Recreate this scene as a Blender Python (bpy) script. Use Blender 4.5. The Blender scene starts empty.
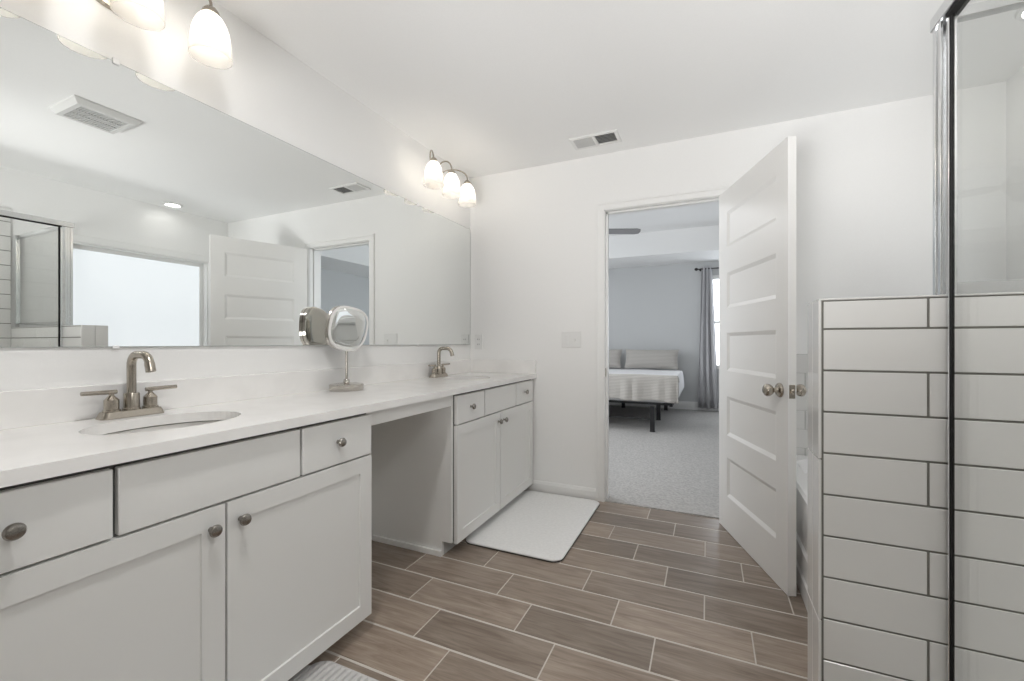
import bpy, bmesh, math, random
from mathutils import Vector, Matrix
random.seed(7)
R = math.radians
sc = bpy.context.scene
COL = sc.collection

# ------------------------------------------------------------------ camera, world, lights, exposure
cd = bpy.data.cameras.new('camera'); cam = bpy.data.objects.new('camera', cd); COL.objects.link(cam)
cam.location = (1.7416, 0.0, 1.1147); cam.rotation_euler = (R(90), 0, R(24.408))
cd.sensor_fit = 'HORIZONTAL'; cd.sensor_width = 36.0; cd.lens = 431.14 * 36.0 / 1024.0
cd.shift_y = 2.3 / 1024.0; cd.clip_start = 0.02; cd.clip_end = 60
sc.camera = cam
w = bpy.data.worlds.new('world'); sc.world = w; w.use_nodes = True
w.node_tree.nodes['Background'].inputs[0].default_value = (0.75, 0.85, 1.0, 1)
w.node_tree.nodes['Background'].inputs[1].default_value = 1.0
sc.view_settings.view_transform = 'Standard'; sc.view_settings.look = 'None'
sc.view_settings.gamma = 1.0; sc.view_settings.use_curve_mapping = False
sc.view_settings.exposure = 0.09
sc.cycles.use_denoising = True
sc.cycles.max_bounces = 12; sc.cycles.diffuse_bounces = 8; sc.cycles.glossy_bounces = 6
sc.cycles.transparent_max_bounces = 16; sc.cycles.sample_clamp_indirect = 6.0
sc.cycles.caustics_reflective = False; sc.cycles.caustics_refractive = False

P_BULB = 15.5        # lamp bulbs of the two bathroom fixtures
P_PANE = 0.68         # daylight on the frosted bathroom window
P_DOWN = 12.0         # recessed downlight over the tub
P_BEDPANE = 3.0      # daylight in the bedroom window
def area(name, loc, rot, sx, sy, power, colr=(1, 1, 1), spread=180):
    l = bpy.data.lights.new(name, 'AREA'); l.shape = 'RECTANGLE'; l.size = sx; l.size_y = sy
    l.energy = power; l.color = colr; l.spread = R(spread)
    o = bpy.data.objects.new(name, l); o.location = loc; o.rotation_euler = rot; COL.objects.link(o)
    return o
area('ceiling_fill', (1.0, 0.55, 2.43), (0, 0, 0), 0.15, 0.15, 11.8, (1.0, 0.99, 0.975))  # added fill out of view, no fixture here; brightens floor and cabinets
area('shower_fill', (2.50, 0.03, 2.42), (0, 0, 0), 0.3, 0.3, 9.8, (1.0, 0.995, 0.985))  # unseen fill added over the shower to lift tile and cabinet fronts
area('bounce_fill', (1.2, -0.5, 0.9), (R(118), 0, R(3)), 0.7, 0.7, 8.0, (1.0, 0.995, 0.99), 72)  # added soft fill behind the camera, tilted up to brighten the ceiling
area('bounce_fill_side', (1.5, -0.6, 1.0), (R(120), 0, R(-26)), 0.6, 0.6, 5.6, (1.0, 0.995, 0.99), 52)  # second added fill, turned right to lift the upper right of the room
area('bedroom_side_fill', (-1.6, 4.9, 1.5), (0, R(-90), 0), 1.6, 1.6, 44, (0.92, 0.96, 1.0))  # no window on this side; unseen fill added for the open door face
area('bedroom_entry_fill', (0.5, 3.9, 2.3), (0, 0, 0), 0.3, 0.3, 12, (0.97, 0.98, 1.0))  # added overhead fill inside the bedroom, without a fixture

# ------------------------------------------------------------------ dimensions
YF = 3.025            # far wall
W = 3.12              # right wall
YB = -1.7             # wall behind the camera
H = 2.44
ZC = 0.8814; XF = 0.574
XO0, XO1, ZO = 1.0856, 1.848, 2.0407   # door opening
KX, KY, KT, KY2 = 2.0190, 1.392, 1.2256, 1.530
BY = 7.75             # bedroom far wall
BX0, BX1 = -1.7, 4.6

# ------------------------------------------------------------------ materials
def mat(name, color, rough=0.5, metal=0.0, spec=0.5, emit=None, estr=0.0, coat=0.0):
    m = bpy.data.materials.new(name); m.use_nodes = True
    b = m.node_tree.nodes['Principled BSDF']
    b.inputs['Base Color'].default_value = (*color, 1); b.inputs['Roughness'].default_value = rough
    b.inputs['Metallic'].default_value = metal; b.inputs['Specular IOR Level'].default_value = spec
    b.inputs['Coat Weight'].default_value = coat
    if emit:
        b.inputs['Emission Color'].default_value = (*emit, 1); b.inputs['Emission Strength'].default_value = estr
    return m
def nodes(m):
    nt = m.node_tree; return nt, nt.nodes, nt.links, nt.nodes['Principled BSDF']
def add_noise(m, scale, c0, c1, bump=0.0, stretch=(1, 1, 1), detail=4, dist=0.002, lo=0.3, hi=0.7):
    nt, N, L, b = nodes(m)
    tc = N.new('ShaderNodeTexCoord'); mp = N.new('ShaderNodeMapping'); mp.inputs['Scale'].default_value = stretch
    no = N.new('ShaderNodeTexNoise'); no.inputs['Scale'].default_value = scale; no.inputs['Detail'].default_value = detail
    cr = N.new('ShaderNodeValToRGB'); cr.color_ramp.elements[0].color = (*c0, 1); cr.color_ramp.elements[1].color = (*c1, 1)
    cr.color_ramp.elements[0].position = lo; cr.color_ramp.elements[1].position = hi
    L.new(tc.outputs['Object'], mp.inputs[0]); L.new(mp.outputs[0], no.inputs[0]); L.new(no.outputs[0], cr.inputs[0])
    L.new(cr.outputs[0], b.inputs['Base Color'])
    if bump:
        bp = N.new('ShaderNodeBump'); bp.inputs['Strength'].default_value = bump; bp.inputs['Distance'].default_value = dist
        L.new(no.outputs[0], bp.inputs['Height']); L.new(bp.outputs[0], b.inputs['Normal'])
    return m
M = {}
M['wall'] = add_noise(mat('wall_paint', (0.8, 0.79, 0.78), 0.7, spec=0.3), 180, (0.855, 0.853, 0.845), (0.87, 0.868, 0.86), 0.05)
M['ceiling'] = add_noise(mat('ceiling_paint', (0.82, 0.82, 0.81), 0.85, spec=0.2), 120, (0.885, 0.885, 0.88), (0.90, 0.90, 0.895), 0.08)
M['trim'] = mat('trim_paint', (0.85, 0.85, 0.84), 0.4)
M['doorpaint'] = mat('door_paint', (0.81, 0.805, 0.79), 0.42)
M['cab'] = mat('cabinet_paint', (0.80, 0.80, 0.785), 0.42)
M['cabshade'] = mat('cabinet_gap_shade', (0.11, 0.11, 0.105), 0.6)  # dark face frame colour, shade of the gaps between fronts painted in
M['toe'] = mat('toe_kick', (0.5, 0.5, 0.49), 0.6)
M['tile'] = mat('white_tile', (0.72, 0.715, 0.70), 0.14, spec=0.5)
M['grout'] = mat('grey_grout', (0.19, 0.185, 0.165), 0.9)
M['tiletub'] = M['tile']
M['grouttub'] = mat('pale_grout', (0.5, 0.5, 0.48), 0.9)
M['nickel'] = mat('brushed_nickel', (0.44, 0.40, 0.345), 0.24, metal=1.0)
M['polnickel'] = mat('polished_nickel', (0.56, 0.53, 0.49), 0.10, metal=1.0)
M['knobm'] = mat('knob_nickel', (0.33, 0.31, 0.285), 0.25, metal=1.0)
M['chrome'] = mat('chrome', (0.80, 0.81, 0.82), 0.16, metal=1.0)
M['black'] = mat('black_seal', (0.012, 0.012, 0.012), 0.65, spec=0.2)
M['mirror'] = mat('mirror_silver', (0.89, 0.91, 0.90), 0.0, metal=1.0)
M['porcelain'] = mat('porcelain', (0.80, 0.79, 0.77), 0.12)
M['acrylic'] = mat('tub_acrylic', (0.84, 0.84, 0.84), 0.2)
M['plastic'] = mat('white_plastic', (0.80, 0.80, 0.79), 0.35)
M['slotdark'] = mat('slot_dark', (0.05, 0.05, 0.05), 0.6)
M['ventdark'] = mat('duct_grey', (0.16, 0.16, 0.155), 0.7)
M['ventback'] = mat('fan_void', (0.05, 0.05, 0.05), 0.8)
M['fanwhite'] = mat('fan_plastic', (0.66, 0.66, 0.65), 0.45)
M['ventgrey'] = mat('vent_slat_grey', (0.55, 0.55, 0.54), 0.5)
M['blackmetal'] = mat('black_metal', (0.012, 0.012, 0.014), 0.45)
M['sheet'] = mat('white_sheet', (0.82, 0.82, 0.83), 0.9, spec=0.1)
M['fan'] = mat('fan_blade', (0.30, 0.30, 0.305), 0.5)
M['bedwall'] = mat('bedroom_paint', (0.62, 0.63, 0.635), 0.8, spec=0.2)
M['rod'] = mat('dark_rod', (0.05, 0.045, 0.045), 0.35, metal=0.8)
M['clip'] = mat('clear_clip', (0.9, 0.9, 0.9), 0.15)

# quartz countertop with faint grey flecks
m = mat('quartz', (0.82, 0.81, 0.79), 0.22); M['quartz'] = m
add_noise(m, 9, (0.835, 0.825, 0.81), (0.875, 0.865, 0.85), lo=0.35, hi=0.6)

# wood-look porcelain planks: per-plank tone (attribute) times stretched grain
def plank_mat():
    m = mat('wood_look_tile', (0.2, 0.15, 0.12), 0.28, spec=0.5)
    nt, N, L, b = nodes(m)
    at = N.new('ShaderNodeAttribute'); at.attribute_name = 'tone'
    tc = N.new('ShaderNodeTexCoord')
    off = N.new('ShaderNodeVectorMath'); off.operation = 'MULTIPLY_ADD'
    cmb = N.new('ShaderNodeCombineXYZ')
    L.new(at.outputs['Fac'], cmb.inputs[0]); L.new(at.outputs['Fac'], cmb.inputs[2])
    sc_ = N.new('ShaderNodeVectorMath'); sc_.operation = 'SCALE'; sc_.inputs['Scale'].default_value = 37.0
    L.new(cmb.outputs[0], sc_.inputs[0])
    ad = N.new('ShaderNodeVectorMath'); ad.operation = 'ADD'
    L.new(tc.outputs['Object'], ad.inputs[0]); L.new(sc_.outputs[0], ad.inputs[1])
    mp = N.new('ShaderNodeMapping'); mp.inputs['Scale'].default_value = (1.6, 14.0, 1.0); L.new(ad.outputs[0], mp.inputs[0])
    n1 = N.new('ShaderNodeTexNoise'); n1.inputs['Scale'].default_value = 2.2; n1.inputs['Detail'].default_value = 7; n1.inputs['Roughness'].default_value = 0.62
    n1.inputs['Distortion'].default_value = 0.9
    L.new(mp.outputs[0], n1.inputs[0])
    mp2 = N.new('ShaderNodeMapping'); mp2.inputs['Scale'].default_value = (3.0, 60.0, 1.0); L.new(ad.outputs[0], mp2.inputs[0])
    n2 = N.new('ShaderNodeTexNoise'); n2.inputs['Scale'].default_value = 3.0; n2.inputs['Detail'].default_value = 3; L.new(mp2.outputs[0], n2.inputs[0])
    mx = N.new('ShaderNodeMath'); mx.operation = 'MULTIPLY_ADD'; mx.inputs[1].default_value = 0.3
    L.new(n2.outputs[0], mx.inputs[0]); L.new(n1.outputs[0], mx.inputs[2])
    cr = N.new('ShaderNodeValToRGB'); e = cr.color_ramp.elements
    e[0].position = 0.40; e[0].color = (0.190, 0.142, 0.110, 1); e[1].position = 0.86; e[1].color = (0.385, 0.316, 0.258, 1)
    L.new(mx.outputs[0], cr.inputs[0])
    tm = N.new('ShaderNodeMapRange'); tm.inputs['To Min'].default_value = 0.72; tm.inputs['To Max'].default_value = 1.22
    L.new(at.outputs['Fac'], tm.inputs[0])
    mul = N.new('ShaderNodeVectorMath'); mul.operation = 'SCALE'; L.new(cr.outputs[0], mul.inputs[0]); L.new(tm.outputs[0], mul.inputs['Scale'])
    L.new(mul.outputs[0], b.inputs['Base Color'])
    bp = N.new('ShaderNodeBump'); bp.inputs['Strength'].default_value = 0.12; bp.inputs['Distance'].default_value = 0.002
    L.new(n2.outputs[0], bp.inputs['Height']); L.new(bp.outputs[0], b.inputs['Normal'])
    return m
M['plank'] = plank_mat()
M['floorgrout'] = mat('floor_grout', (0.62, 0.58, 0.535), 0.85)
M['carpet'] = add_noise(mat('carpet', (0.4, 0.39, 0.38), 1.0, spec=0.05), 55, (0.37, 0.36, 0.35), (0.52, 0.505, 0.49), 0.9, detail=6, dist=0.01)
M['mat'] = add_noise(mat('mat_fabric', (0.72, 0.72, 0.71), 0.95, spec=0.1), 60, (0.82, 0.82, 0.815), (0.88, 0.88, 0.875), 0.3)
M['matedge'] = mat('mat_backing', (0.06, 0.055, 0.05), 0.8)
M['ribmat'] = mat('chenille', (0.62, 0.61, 0.60), 0.95, spec=0.1)
def stripes(name, c0, c1, scale, axis):
    m = mat(name, c0, 0.92, spec=0.1); nt, N, L, b = nodes(m)
    tc = N.new('ShaderNodeTexCoord'); wv = N.new('ShaderNodeTexWave'); wv.bands_direction = axis
    wv.inputs['Scale'].default_value = scale; wv.inputs['Distortion'].default_value = 1.2; wv.inputs['Detail'].default_value = 3; wv.inputs['Detail Scale'].default_value = 2
    cr = N.new('ShaderNodeValToRGB'); cr.color_ramp.elements[0].color = (*c0, 1); cr.color_ramp.elements[1].color = (*c1, 1)
    L.new(tc.outputs['Object'], wv.inputs[0]); L.new(wv.outputs[0], cr.inputs[0]); L.new(cr.outputs[0], b.inputs['Base Color'])
    bp = N.new('ShaderNodeBump'); bp.inputs['Strength'].default_value = 0.4; bp.inputs['Distance'].default_value = 0.006
    L.new(wv.outputs[0], bp.inputs['Height']); L.new(bp.outputs[0], b.inputs['Normal'])
    return m
M['quilt'] = stripes('striped_quilt', (0.44, 0.42, 0.39), (0.62, 0.595, 0.56), 17, 'Z')
M['sham'] = stripes('striped_sham', (0.42, 0.40, 0.375), (0.56, 0.535, 0.505), 14, 'Z')
M['curtain'] = mat('grey_curtain', (0.56, 0.56, 0.575), 0.9, spec=0.1)

def glass_mat(name, tint=0.94, add=0.0):
    m = bpy.data.materials.new(name); m.use_nodes = True; nt = m.node_tree; N = nt.nodes; L = nt.links
    N.clear(); out = N.new('ShaderNodeOutputMaterial')
    tr = N.new('ShaderNodeBsdfTransparent'); tr.inputs[0].default_value = (tint, tint * 1.004, tint, 1)
    gl = N.new('ShaderNodeBsdfGlossy'); gl.inputs['Roughness'].default_value = 0.01
    lw = N.new('ShaderNodeLayerWeight'); lw.inputs[0].default_value = 0.5
    pw = N.new('ShaderNodeMath'); pw.operation = 'POWER'; pw.inputs[1].default_value = 5.0; L.new(lw.outputs['Facing'], pw.inputs[0])
    fr = N.new('ShaderNodeMath'); fr.operation = 'MULTIPLY_ADD'; fr.inputs[1].default_value = 0.45; fr.inputs[2].default_value = 0.02; L.new(pw.outputs[0], fr.inputs[0])
    mx = N.new('ShaderNodeMixShader'); L.new(fr.outputs[0], mx.inputs[0]); L.new(tr.outputs[0], mx.inputs[1]); L.new(gl.outputs[0], mx.inputs[2])
    L.new(mx.outputs[0], out.inputs[0]); return m
M['glass'] = glass_mat('shower_glass', 0.97)
def shade_mat():
    m = bpy.data.materials.new('frosted_shade'); m.use_nodes = True; nt = m.node_tree; N = nt.nodes; L = nt.links
    N.clear(); out = N.new('ShaderNodeOutputMaterial')
    tr = N.new('ShaderNodeBsdfTransparent'); tr.inputs[0].default_value = (0.95, 0.94, 0.92, 1)
    tl = N.new('ShaderNodeBsdfTranslucent'); tl.inputs[0].default_value = (0.86, 0.84, 0.81, 1)
    df = N.new('ShaderNodeBsdfDiffuse'); df.inputs[0].default_value = (0.85, 0.84, 0.82, 1)
    a = N.new('ShaderNodeMixShader'); a.inputs[0].default_value = 0.6; L.new(df.outputs[0], a.inputs[1]); L.new(tl.outputs[0], a.inputs[2])
    b = N.new('ShaderNodeMixShader'); b.inputs[0].default_value = 0.42; L.new(tr.outputs[0], b.inputs[1]); L.new(a.outputs[0], b.inputs[2])
    L.new(b.outputs[0], out.inputs[0]); return m
M['shade'] = shade_mat()
M['bulb'] = mat('lit_bulb', (1, 1, 1), 0.5, emit=(1.0, 0.95, 0.88), estr=P_BULB)
M['downlens'] = mat('lit_lens', (1, 1, 1), 0.5, emit=(1.0, 0.97, 0.93), estr=P_DOWN)
M['pane'] = mat('frosted_daylit_pane', (0.5, 0.5, 0.5), 0.4, emit=(0.90, 0.95, 1.0), estr=P_PANE)
M['bedpane'] = mat('daylit_bedroom_pane', (0.8, 0.8, 0.8), 0.3, emit=(0.88, 0.94, 1.0), estr=P_BEDPANE)

# ------------------------------------------------------------------ mesh helpers
class MB:
    def __init__(s):
        s.bm = bmesh.new(); s.mi = 0; s.tone = None
    def _tag(s, faces):
        for f in faces: f.material_index = s.mi
    def box(s, x0, x1, y0, y1, z0, z1, bev=0.0, seg=1):
        v = [s.bm.verts.new((x, y, z)) for x in (x0, x1) for y in (y0, y1) for z in (z0, z1)]
        idx = [(0, 1, 3, 2), (4, 6, 7, 5), (0, 4, 5, 1), (2, 3, 7, 6), (0, 2, 6, 4), (1, 5, 7, 3)]
        fs = [s.bm.faces.new([v[i] for i in q]) for q in idx]; s._tag(fs)
        if bev > 0:
            es = list({e for f in fs for e in f.edges})
            r = bmesh.ops.bevel(s.bm, geom=es, offset=bev, segments=seg, affect='EDGES', profile=0.5)
            s._tag(r['faces'])
        return s
    def prism(s, poly, axis, lo, hi):
        def P(a, b, c):
            return {'X': (c, a, b), 'Y': (a, c, b), 'Z': (a, b, c)}[axis]
        A = [s.bm.verts.new(P(a, b, lo)) for a, b in poly]; B = [s.bm.verts.new(P(a, b, hi)) for a, b in poly]
        n = len(poly); fs = [s.bm.faces.new(A), s.bm.faces.new(B)]
        for i in range(n): fs.append(s.bm.faces.new((A[i], A[(i + 1) % n], B[(i + 1) % n], B[i])))
        s._tag(fs); return s
    def loft(s, rings, cap0=True, cap1=True, closed=True):
        VR = [[s.bm.verts.new(p) for p in r] for r in rings]; fs = []
        n = len(rings[0])
        for a, b in zip(VR, VR[1:]):
            for i in range(n if closed else n - 1):
                fs.append(s.bm.faces.new((a[i], a[(i + 1) % n], b[(i + 1) % n], b[i])))
        if cap0: fs.append(s.bm.faces.new(VR[0][::-1]))
        if cap1: fs.append(s.bm.faces.new(VR[-1]))
        s._tag(fs); return s
    def lathe(s, prof, c=(0, 0, 0), axis='Z', n=28, sx=1.0, sy=1.0, cap0=True, cap1=True, start=0.0):
        rings = []
        for r, h in prof:
            ring = []
            for k in range(n):
                t = 2 * math.pi * k / n + start; a, b = r * math.cos(t) * sx, r * math.sin(t) * sy
                p = {'Z': (a, b, h), 'X': (h, a, b), 'Y': (b, h, a)}[axis]
                ring.append((p[0] + c[0], p[1] + c[1], p[2] + c[2]))
            rings.append(ring)
        return s.loft(rings, cap0, cap1)
    def tube(s, pts, rad, n=14, caps=True):
        pts = [Vector(p) for p in pts]; m = len(pts)
        rad = rad if isinstance(rad, (list, tuple)) else [rad] * m
        T = []
        for i in range(m):
            d = (pts[min(i + 1, m - 1)] - pts[max(i - 1, 0)]); T.append(d.normalized())
        up = Vector((0, 0, 1)) if abs(T[0].z) < 0.9 else Vector((1, 0, 0))
        nrm = (up - T[0] * up.dot(T[0])).normalized(); rings = []
        for i in range(m):
            nrm = (nrm - T[i] * nrm.dot(T[i])).normalized(); bn = T[i].cross(nrm)
            rings.append([tuple(pts[i] + (nrm * math.cos(2 * math.pi * k / n) + bn * math.sin(2 * math.pi * k / n)) * rad[i]) for k in range(n)])
        return s.loft(rings, caps, caps)
    def quad(s, a, b, c, d):
        f = s.bm.faces.new([s.bm.verts.new(p) for p in (a, b, c, d)]); s._tag([f]); return f
    def xform(s, mtx):
        bmesh.ops.transform(s.bm, matrix=mtx, verts=s.bm.verts); return s

def link(name, mb, mats, parent=None, smooth=False, auto=None):
    bm = mb.bm
    bmesh.ops.recalc_face_normals(bm, faces=bm.faces)
    me = bpy.data.meshes.new(name); bm.to_mesh(me); bm.free()
    mats = mats if isinstance(mats, (list, tuple)) else [mats]
    for m_ in mats: me.materials.append(m_)
    if smooth:
        for p in me.polygons: p.use_smooth = True
        try: me.set_sharp_from_angle(angle=R(38))
        except Exception: pass
    o = bpy.data.objects.new(name, me); COL.objects.link(o)
    if parent is not None: o.parent = parent
    return o
def thing(name, label, cat, loc=(0, 0, 0), rotz=0.0, group=None):
    o = bpy.data.objects.new(name, None); o.empty_display_size = 0.05; COL.objects.link(o)
    o.location = loc; o.rotation_euler = (0, 0, rotz); o['label'] = label; o['category'] = cat
    if group: o['group'] = group
    return o
def tag(o, label, cat, group=None):
    o['label'] = label; o['category'] = cat
    if group: o['group'] = group
    return o
def struct(name, mb, m, label=None, cat=None, smooth=False):
    o = link(name, mb, m, None, smooth); o['kind'] = 'structure'
    if label: o['label'] = label; o['category'] = cat
    return o
def dup(root, loc, label=None, rotz=None):
    r = root.copy(); COL.objects.link(r); r.location = loc
    if rotz is not None: r.rotation_euler = (0, 0, rotz)
    if label: r['label'] = label
    for ch in list(root.children):
        c = ch.copy(); COL.objects.link(c); c.parent = r
        for g in ch.children:
            d = g.copy(); COL.objects.link(d); d.parent = c
    return r
def arc(cx, cz, r, a0, a1, n=8):
    return [(cx + r * math.cos(R(a0 + (a1 - a0) * k / n)), cz + r * math.sin(R(a0 + (a1 - a0) * k / n))) for k in range(n + 1)]
def rrect(x0, x1, y0, y1, r, n=6):
    p = []
    for cx, cy, a in ((x1 - r, y1 - r, 0), (x0 + r, y1 - r, 90), (x0 + r, y0 + r, 180), (x1 - r, y0 + r, 270)):
        p += arc(cx, cy, r, a, a + 90, n)
    return p

# ------------------------------------------------------------------ SHELL: floor
def plank_floor():
    bm = bmesh.new(); lay = bm.faces.layers.float.new('tone')
    RW, LN, G = 0.1885, 0.503, 0.0048
    offs = (1.392, 1.561, 1.729)
    x_lo, x_hi, y_lo, y_hi = 0.0, W, YB, 3.03
    v = [bm.verts.new(p) for p in ((x_lo, y_lo, -0.0015), (x_hi, y_lo, -0.0015), (x_hi, y_hi, -0.0015), (x_lo, y_hi, -0.0015))]
    f = bm.faces.new(v); f.material_index = 1; f[lay] = 0.5
    v2 = [bm.verts.new(p) for p in ((x_lo, y_lo, -0.05), (x_hi, y_lo, -0.05), (x_hi, y_hi, -0.05), (x_lo, y_hi, -0.05))]
    f = bm.faces.new(v2[::-1]); f.material_index = 1
    for i in range(4):
        f = bm.faces.new((v[i], v2[i], v2[(i + 1) % 4], v[(i + 1) % 4])); f.material_index = 1
    k = 0
    while 3.03 - k * RW > y_lo:
        y1 = 3.03 - k * RW - G * 1.05; y0 = max(y_lo, 3.03 - (k + 1) * RW + G * 1.05)
        o = offs[k % 3]; j = int(math.floor((x_lo - o) / LN))
        while o + j * LN < x_hi:
            x0 = max(x_lo, o + j * LN + G / 2); x1 = min(x_hi, o + (j + 1) * LN - G / 2); j += 1
            if x1 - x0 < 0.01: continue
            t = random.random(); b = 0.0012
            A = [bm.verts.new(p) for p in ((x0, y0, -0.0015), (x1, y0, -0.0015), (x1, y1, -0.0015), (x0, y1, -0.0015))]
            B = [bm.verts.new(p) for p in ((x0 + b, y0 + b, 0), (x1 - b, y0 + b, 0), (x1 - b, y1 - b, 0), (x0 + b, y1 - b, 0))]
            fs = [bm.faces.new(B)] + [bm.faces.new((A[i], A[(i + 1) % 4], B[(i + 1) % 4], B[i])) for i in range(4)]
            for f in fs: f.material_index = 0; f[lay] = t
        k += 1
    bmesh.ops.recalc_face_normals(bm, faces=bm.faces)
    me = bpy.data.meshes.new('floor'); bm.to_mesh(me); bm.free()
    me.materials.append(M['plank']); me.materials.append(M['floorgrout'])
    o = bpy.data.objects.new('floor', me); COL.objects.link(o); o['kind'] = 'structure'
    for f in me.polygons:
        if f.normal.z < -0.5 and f.center.z > -0.01: pass
    return o
plank_floor()

# bathroom walls
b = MB(); b.box(-0.12, 0, YB, YF, 0, H); struct('wall_left', b, M['wall'])
b = MB()
b.box(-0.12, XO0 - 0.018, YF, YF + 0.12, 0, H); b.box(XO1 + 0.018, W + 0.12, YF, YF + 0.12, 0, H)
b.box(XO0 - 0.018, XO1 + 0.018, YF, YF + 0.12, ZO + 0.018, H); struct('wall_far', b, M['wall'])
b = MB(); b.box(-0.12, W + 0.12, YB - 0.12, YB, 0, H); struct('wall_back', b, M['wall'])
# right wall with window hole  Y 1.76..2.78, z 1.0..1.965
WY0, WY1, WZ0, WZ1 = 1.72, 2.815, 0.98, 1.965
b = MB()
b.box(W, W + 0.14, YB, WY0, 0, H); b.box(W, W + 0.14, WY1, YF, 0, H)
b.box(W, W + 0.14, WY0, WY1, 0, WZ0); b.box(W, W + 0.14, WY0, WY1, WZ1, H); struct('wall_right', b, M['wall'])
b = MB(); b.box(-0.12, W + 0.14, YB - 0.12, YF + 0.12, H, H + 0.1); struct('ceiling', b, M['ceiling'])
# wall closing the end of the shower behind the camera side
b = MB(); b.box(2.20, W, -0.35, -0.23, 0, H); struct('wall_shower', b, M['wall'])

# ------------------------------------------------------------------ tiles
def tile_rows(b, u0, u1, zs, place, off, L=0.4254, G=0.0054, th=0.008, bev=0.0012):
    """zs: list of (z0,z1) rows; off(i) joint phase; place(u0,u1,z0,z1,th) -> box limits"""
    for i, (z0, z1) in enumerate(zs):
        o = off(i); j = math.floor((u0 - o) / (L + G))
        while o + j * (L + G) < u1:
            a = max(u0, o + j * (L + G) + G); c = min(u1, o + (j + 1) * (L + G)); j += 1
            if c - a < 0.006: continue
            b.box(*place(a, c, z0, z1, th), bev=bev)
ROW = 0.1102
def rows_down(ztop, first, zbot, g=0.0052):
    out = []; z = ztop
    h_ = first
    while z > zbot + 0.01:
        z0 = max(zbot, z - h_); out.append((z0 + g, z)); z -= h_; h_ = ROW
    return out
# half wall between shower and tub
b = MB(); b.mi = 1
b.box(KX - 0.001, W, KY + 0.003, KY2 - 0.003, 0, KT - 0.008)
b.mi = 0
zr = rows_down(KT - 0.0015, 0.0757, 0.0)
TX = KX + 0.0050
near = lambda a, c, z0, z1, th: (a, c, KY, KY + th + 0.002, z0, z1)
tile_rows(b, TX, W, zr, near, lambda i: TX + (0.2110 if i % 2 == 0 else -0.0054))
back = lambda a, c, z0, z1, th: (a, c, KY2 - th - 0.002, KY2, z0, z1)
tile_rows(b, TX, W, zr, back, lambda i: KX + (0.2 if i % 2 else 0.0))
# bullnose column tiles on the end of the half wall
for (z0, z1) in ((0.0, 0.3720), (0.3750, 0.8020), (0.8050, KT + 0.003)):
    for (y0, y1) in ((KY - 0.0005, KY + 0.0700), (KY + 0.0715, KY2 + 0.001)):
        b.box(KX - 0.007, KX + 0.0002, y0, y1, z0, z1, bev=0.002, seg=2)
# cap tiles
x = KX - 0.006
while x < W - 0.02:
    x1 = min(W, x + 0.4064); b.box(x + 0.0, x1 - 0.003, KY - 0.001, KY2 + 0.001, KT + 0.0022, KT + 0.0068, bev=0.002); x = x1
b.mi = 1; b.box(KX, W, KY + 0.004, KY2 - 0.004, KT - 0.010, KT + 0.004)
struct('wall_knee', b, [M['tile'], M['grout']], 'white tiled half wall with dark grout between shower and tub', 'half wall')

# shower tile on right wall and end wall
b = MB(); zt = rows_down(2.14, ROW, 0.0)
b.mi = 1; b.box(W - 0.008, W - 0.0005, -0.23, KY, 0, 2.14); b.box(2.345, W - 0.008, -0.2295, -0.222, 0, 2.14); b.mi = 0
tile_rows(b, -0.222, KY - 0.001, zt, lambda a, c, z0, z1, th: (W - 0.012, W - 0.003, a, c, z0, z1), lambda i: (0.2 if i % 2 else 0.0))
tile_rows(b, 2.345, W - 0.012, zt, lambda a, c, z0, z1, th: (a, c, -0.227, -0.218, z0, z1), lambda i: (0.2 if i % 2 else 0.0))
struct('wall_shower_tile', b, [M['tile'], M['grout']])
b = MB()
b.box(2.200, 2.340, -0.23, KY, 0, 0.11, bev=0.004); b.box(2.340, W - 0.008, -0.222, KY, 0.0, 0.03); struct('floor_shower', b, M['tile'])

# tub wainscot tile on far and right walls
b = MB(); b.mi = 1
b.box(2.06, W - 0.008, YF - 0.006, YF - 0.0005, 0.44, 1.048); b.box(W - 0.006, W - 0.0005, KY2, YF - 0.006, 0.44, 0.93); b.mi = 0
zz = [(1.045 - ROW * (i + 1) + 0.0025, 1.045 - ROW * i) for i in range(6)]
tile_rows(b, 2.06, W - 0.01, zz, lambda a, c, z0, z1, th: (a, c, YF - 0.010, YF - 0.002, z0, z1), lambda i: 2.06 + (0.2 if i % 2 else 0.0))
tile_rows(b, KY2, YF - 0.01, zz[1:], lambda a, c, z0, z1, th: (W - 0.010, W - 0.002, a, c, z0, z1), lambda i: (0.2 if i % 2 else 0.0))
struct('trim_3', b, [M['tiletub'], M['grouttub']])

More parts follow.
